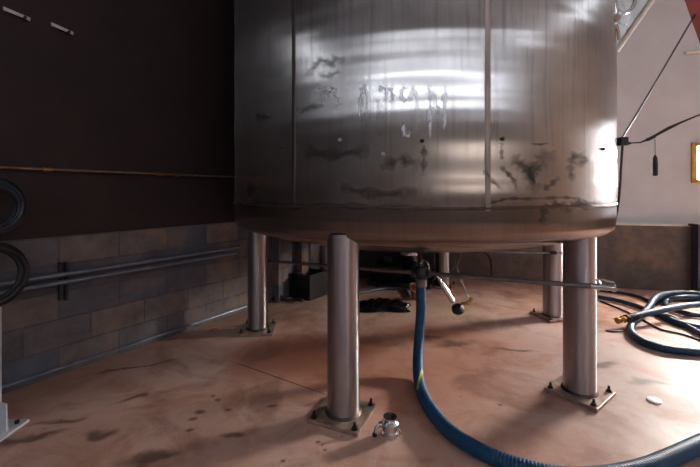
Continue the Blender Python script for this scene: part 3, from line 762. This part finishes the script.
sc2 = MB().tube([FL(606, 330.5, .008), FL(613, 331.5, .008), FL(622, 331, .008)], .008, 8).build('wire_scrap', M['bolt'], None, True); tag(sc2, 'short dark scrap of wire on the floor under the brass coupling', 'wire')

# ------------------------------------------------------------------ loose items on the front floor
fc = FL(390, 434.5); ft = thing('hose_coupling', fc, 'loose steel hose coupling standing on the floor beside the front leg plate', 'coupling')
m = MB(); m.lathe([(.046,.0),(.048,.006),(.046,.014),(.036,.020),(.044,.034),(.049,.050),(.046,.066),(.035,.076),(.030,.084),(.036,.088),(.036,.098),(.029,.098),(.027,.05)], fc, n=28, cap=False)
m.lathe([(.046,0),(.046,.004)], fc, n=28); m.build('body', M['foil'], ft, True)
MB().lathe([(.0275,.090),(.0275,.0915)], fc, n=24).build('bore', M['rubber'], ft, True)
m = MB(); s0 = fc+Vector((-.03,-.01,.05))
m.cyl(fc+Vector((-.0,0,.048)), fc+Vector((-.062,-.005,.058)), .017, 14, .014); m.tube([fc+Vector((-.058,-.005,.058)), fc+Vector((-.075,-.012,.045)), fc+Vector((-.082,-.02,.022))], .010, 10); m.build('cam_arm', M['foil'], ft, True)
MB().lathe([(.006,-.012),(.013,-.006),(.013,.006),(.006,.012)], fc+Vector((-.084,-.022,.014)), n=14).build('arm_grip', M['rubber'], ft, True)
MB().tube([fc+Vector((.034,-.01,.05)), fc+Vector((.05,-.02,.04)), fc+Vector((.05,-.02,.014))], .005, 8).build('ear', M['foil'], ft, True)
lc = FL(654, 401); m = MB(); m.lathe([(.036,.0),(.038,.002),(.037,.008),(.030,.011),(.004,.011)], lc, n=28)
tag(m.build('bottle_lid', M['plastic'], None, True), 'small white round lid lying on the floor right of the front right leg', 'lid')

# ------------------------------------------------------------------ right side: box, strap, cables, red beam
bx = W(622.5, 141.5, 2.02); jb = thing('junction_box', bx, 'small dark box on the right side of the tank holding the strap', 'box')
MB().box(bx, (.052, .05, .060)).build('box_body', M['motor'], jb, bevel=.004)
MB().box(bx+Vector((-.05,.02,0)), (.10, .02, .02)).build('mount', M['bolt'], jb)
MB().cyl(bx+Vector((.026,0,-.01)), bx+Vector((.055,0,-.012)), .010, 10).build('cable_gland', M['bolt'], jb, True)
dc = MB().tube([bx-Vector((0,0,.03)), W(621, 165, 2.02), W(620, 185, 2.02), W(618, 205, 2.02), W(614.5, 221, 2.02), W(611, 226, 2.02)], .008, 8).build('drop_cable', M['rubber'], None, True)
tag(dc, 'black cable hanging down from the small box along the tank edge', 'cable')
rd = W(693, 18, 2.35)
gc = MB().tube([bx+Vector((.0,0,.03)), W(650, 91.5, 2.15), rd], .006, 8).build('guy_cable', M['rubber'], None, True)
tag(gc, 'thin dark cable rising from the small box to the red beam', 'cable')
# strap
s0 = bx+Vector((.055,0,-.012)); s1 = W(658, 134, 2.06); s2 = W(682, 122, 2.1); s3 = W(706, 112, 2.15)
sp_ = thing('ratchet_strap', s1, 'black ratchet strap stretched from the tank box towards the right', 'strap')
def band(name, pts, w, m, parent):
    vs = []; fs = []
    for p, ww in zip(pts, w):
        for dy, dz in ((-.002, -1), (-.002, 1), (.002, 1), (.002, -1)): vs.append(p+Vector((0, dy, dz*ww/2)))
    for i in range(len(pts)-1):
        for j in range(4): a = i*4+j; b = i*4+(j+1) % 4; fs.append((a, b, b+4, a+4))
    fs.append((3,2,1,0)); n = len(vs); fs.append((n-4,n-3,n-2,n-1))
    MB().add(vs, fs).build(name, m, parent)
band('webbing', [s0, W(640, 142.5, 2.03), W(648, 139.5, 2.04), s1, W(668, 128.5, 2.08), s2, s3], [.008, .010, .018, .022, .026, .016, .010], M['rubber'], sp_)
MB().box(W(651, 138, 2.03), (.055, .02, .022), Matrix.Rotation(-.45, 3, 'Y')).build('ratchet', M['motor'], sp_, bevel=.003)
MB().tube([W(655, 139, 2.04), W(655.2, 157, 2.04)], .0022, 6, dens=.05).build('string', M['rubber'], sp_)
MB().lathe([(.004,0),(.014,-.02),(.017,-.07),(.017,-.14),(.013,-.15)], W(655.2, 155, 2.04), n=14).build('strap_handle', M['rubber'], sp_, True)
# red beam, upper right corner
ra = W(676, -45, 2.4); rb = W(716, 70, 2.4); dd = (rb-ra).normalized(); sd = Vector((dd.z, 0, -dd.x))*1
if sd.x < 0: sd = -sd
rbm = thing('red_beam', rb, 'slanting red steel beam in the upper right corner', 'beam')
ctr0 = ra+sd*.09; ctr1 = rb+sd*.09
m = MB(); hh = .17/2+.0
def ibeam(m, a, b, w=.17, t=.02, dep=.12):
    d = (b-a).normalized(); x = sd; y = Vector((0,1,0))
    for o, sw, sy in ((-w/2+t/2, t, dep), (w/2-t/2, t, dep), (0, w-2*t, .015)):
        vs = []
        for p in (a, b):
            for s1_, s2_ in ((-1,-1),(1,-1),(1,1),(-1,1)): vs.append(p+x*(o+s1_*sw/2)+y*(s2_*sy/2))
        m.add(vs, [(3,2,1,0),(4,5,6,7),(0,1,5,4),(1,2,6,5),(2,3,7,6),(3,0,4,7)])
ibeam(m, ctr0-dd*2.4, ctr1, ); m.build('beam', M['red'], rbm)
MB().cyl(rd-Vector((0,0,0)), rd+Vector((.03,.02,.03)), .012, 10).build('shackle', M['bolt'], rbm, True)
# little pale bracket on the white wall, edge post at the right
pb = BW(693, 52, -setb/H+.05); tag(MB().cyl(BW(685, 53, -setb/H+.03), BW(712, 50, -setb/H+.03), .022, 12).build('wall_rail', M['ledge'], None, True), 'short pale rail on the white wall under the red beam', 'rail')
ep = BW(699, 300, .10); ep.z = 0
pt = thing('edge_post', ep, 'dark steel post standing at the right edge before the low wall', 'post')
MB().box(ep+Vector((.0,0,.44)), (.12, .10, .86)).build('post', M['motor'], pt, bevel=.004)
MB().box(ep+Vector((0,0,.885)), (.16, .13, .03)).build('cap', M['bolt'], pt, bevel=.004)
MB().box(ep+Vector((0,0,.006)), (.2, .17, .012)).build('foot', M['bolt'], pt)

# ------------------------------------------------------------------ camera, world, view
cam = bpy.data.cameras.new('camera'); co = bpy.data.objects.new('camera', cam); COL.objects.link(co)
co.location = (0, 0, H); co.rotation_euler = (PI/2, 0, 0)
cam.sensor_width = 36; cam.lens = 36*F/700; cam.shift_y = -(233.5-HY)/700; cam.clip_start = .02
SC.camera = co
w = bpy.data.worlds.new('world'); SC.world = w; w.use_nodes = True
w.node_tree.nodes['Background'].inputs[0].default_value = (.6, .7, .9, 1); w.node_tree.nodes['Background'].inputs[1].default_value = .3
vs_ = SC.view_settings; vs_.view_transform = 'Standard'; vs_.look = 'None'; vs_.exposure = 0.92; vs_.gamma = 1; vs_.use_curve_mapping = False
SC.cycles.use_denoising = True
SC.cycles.max_bounces = 10; SC.cycles.sample_clamp_indirect = 4
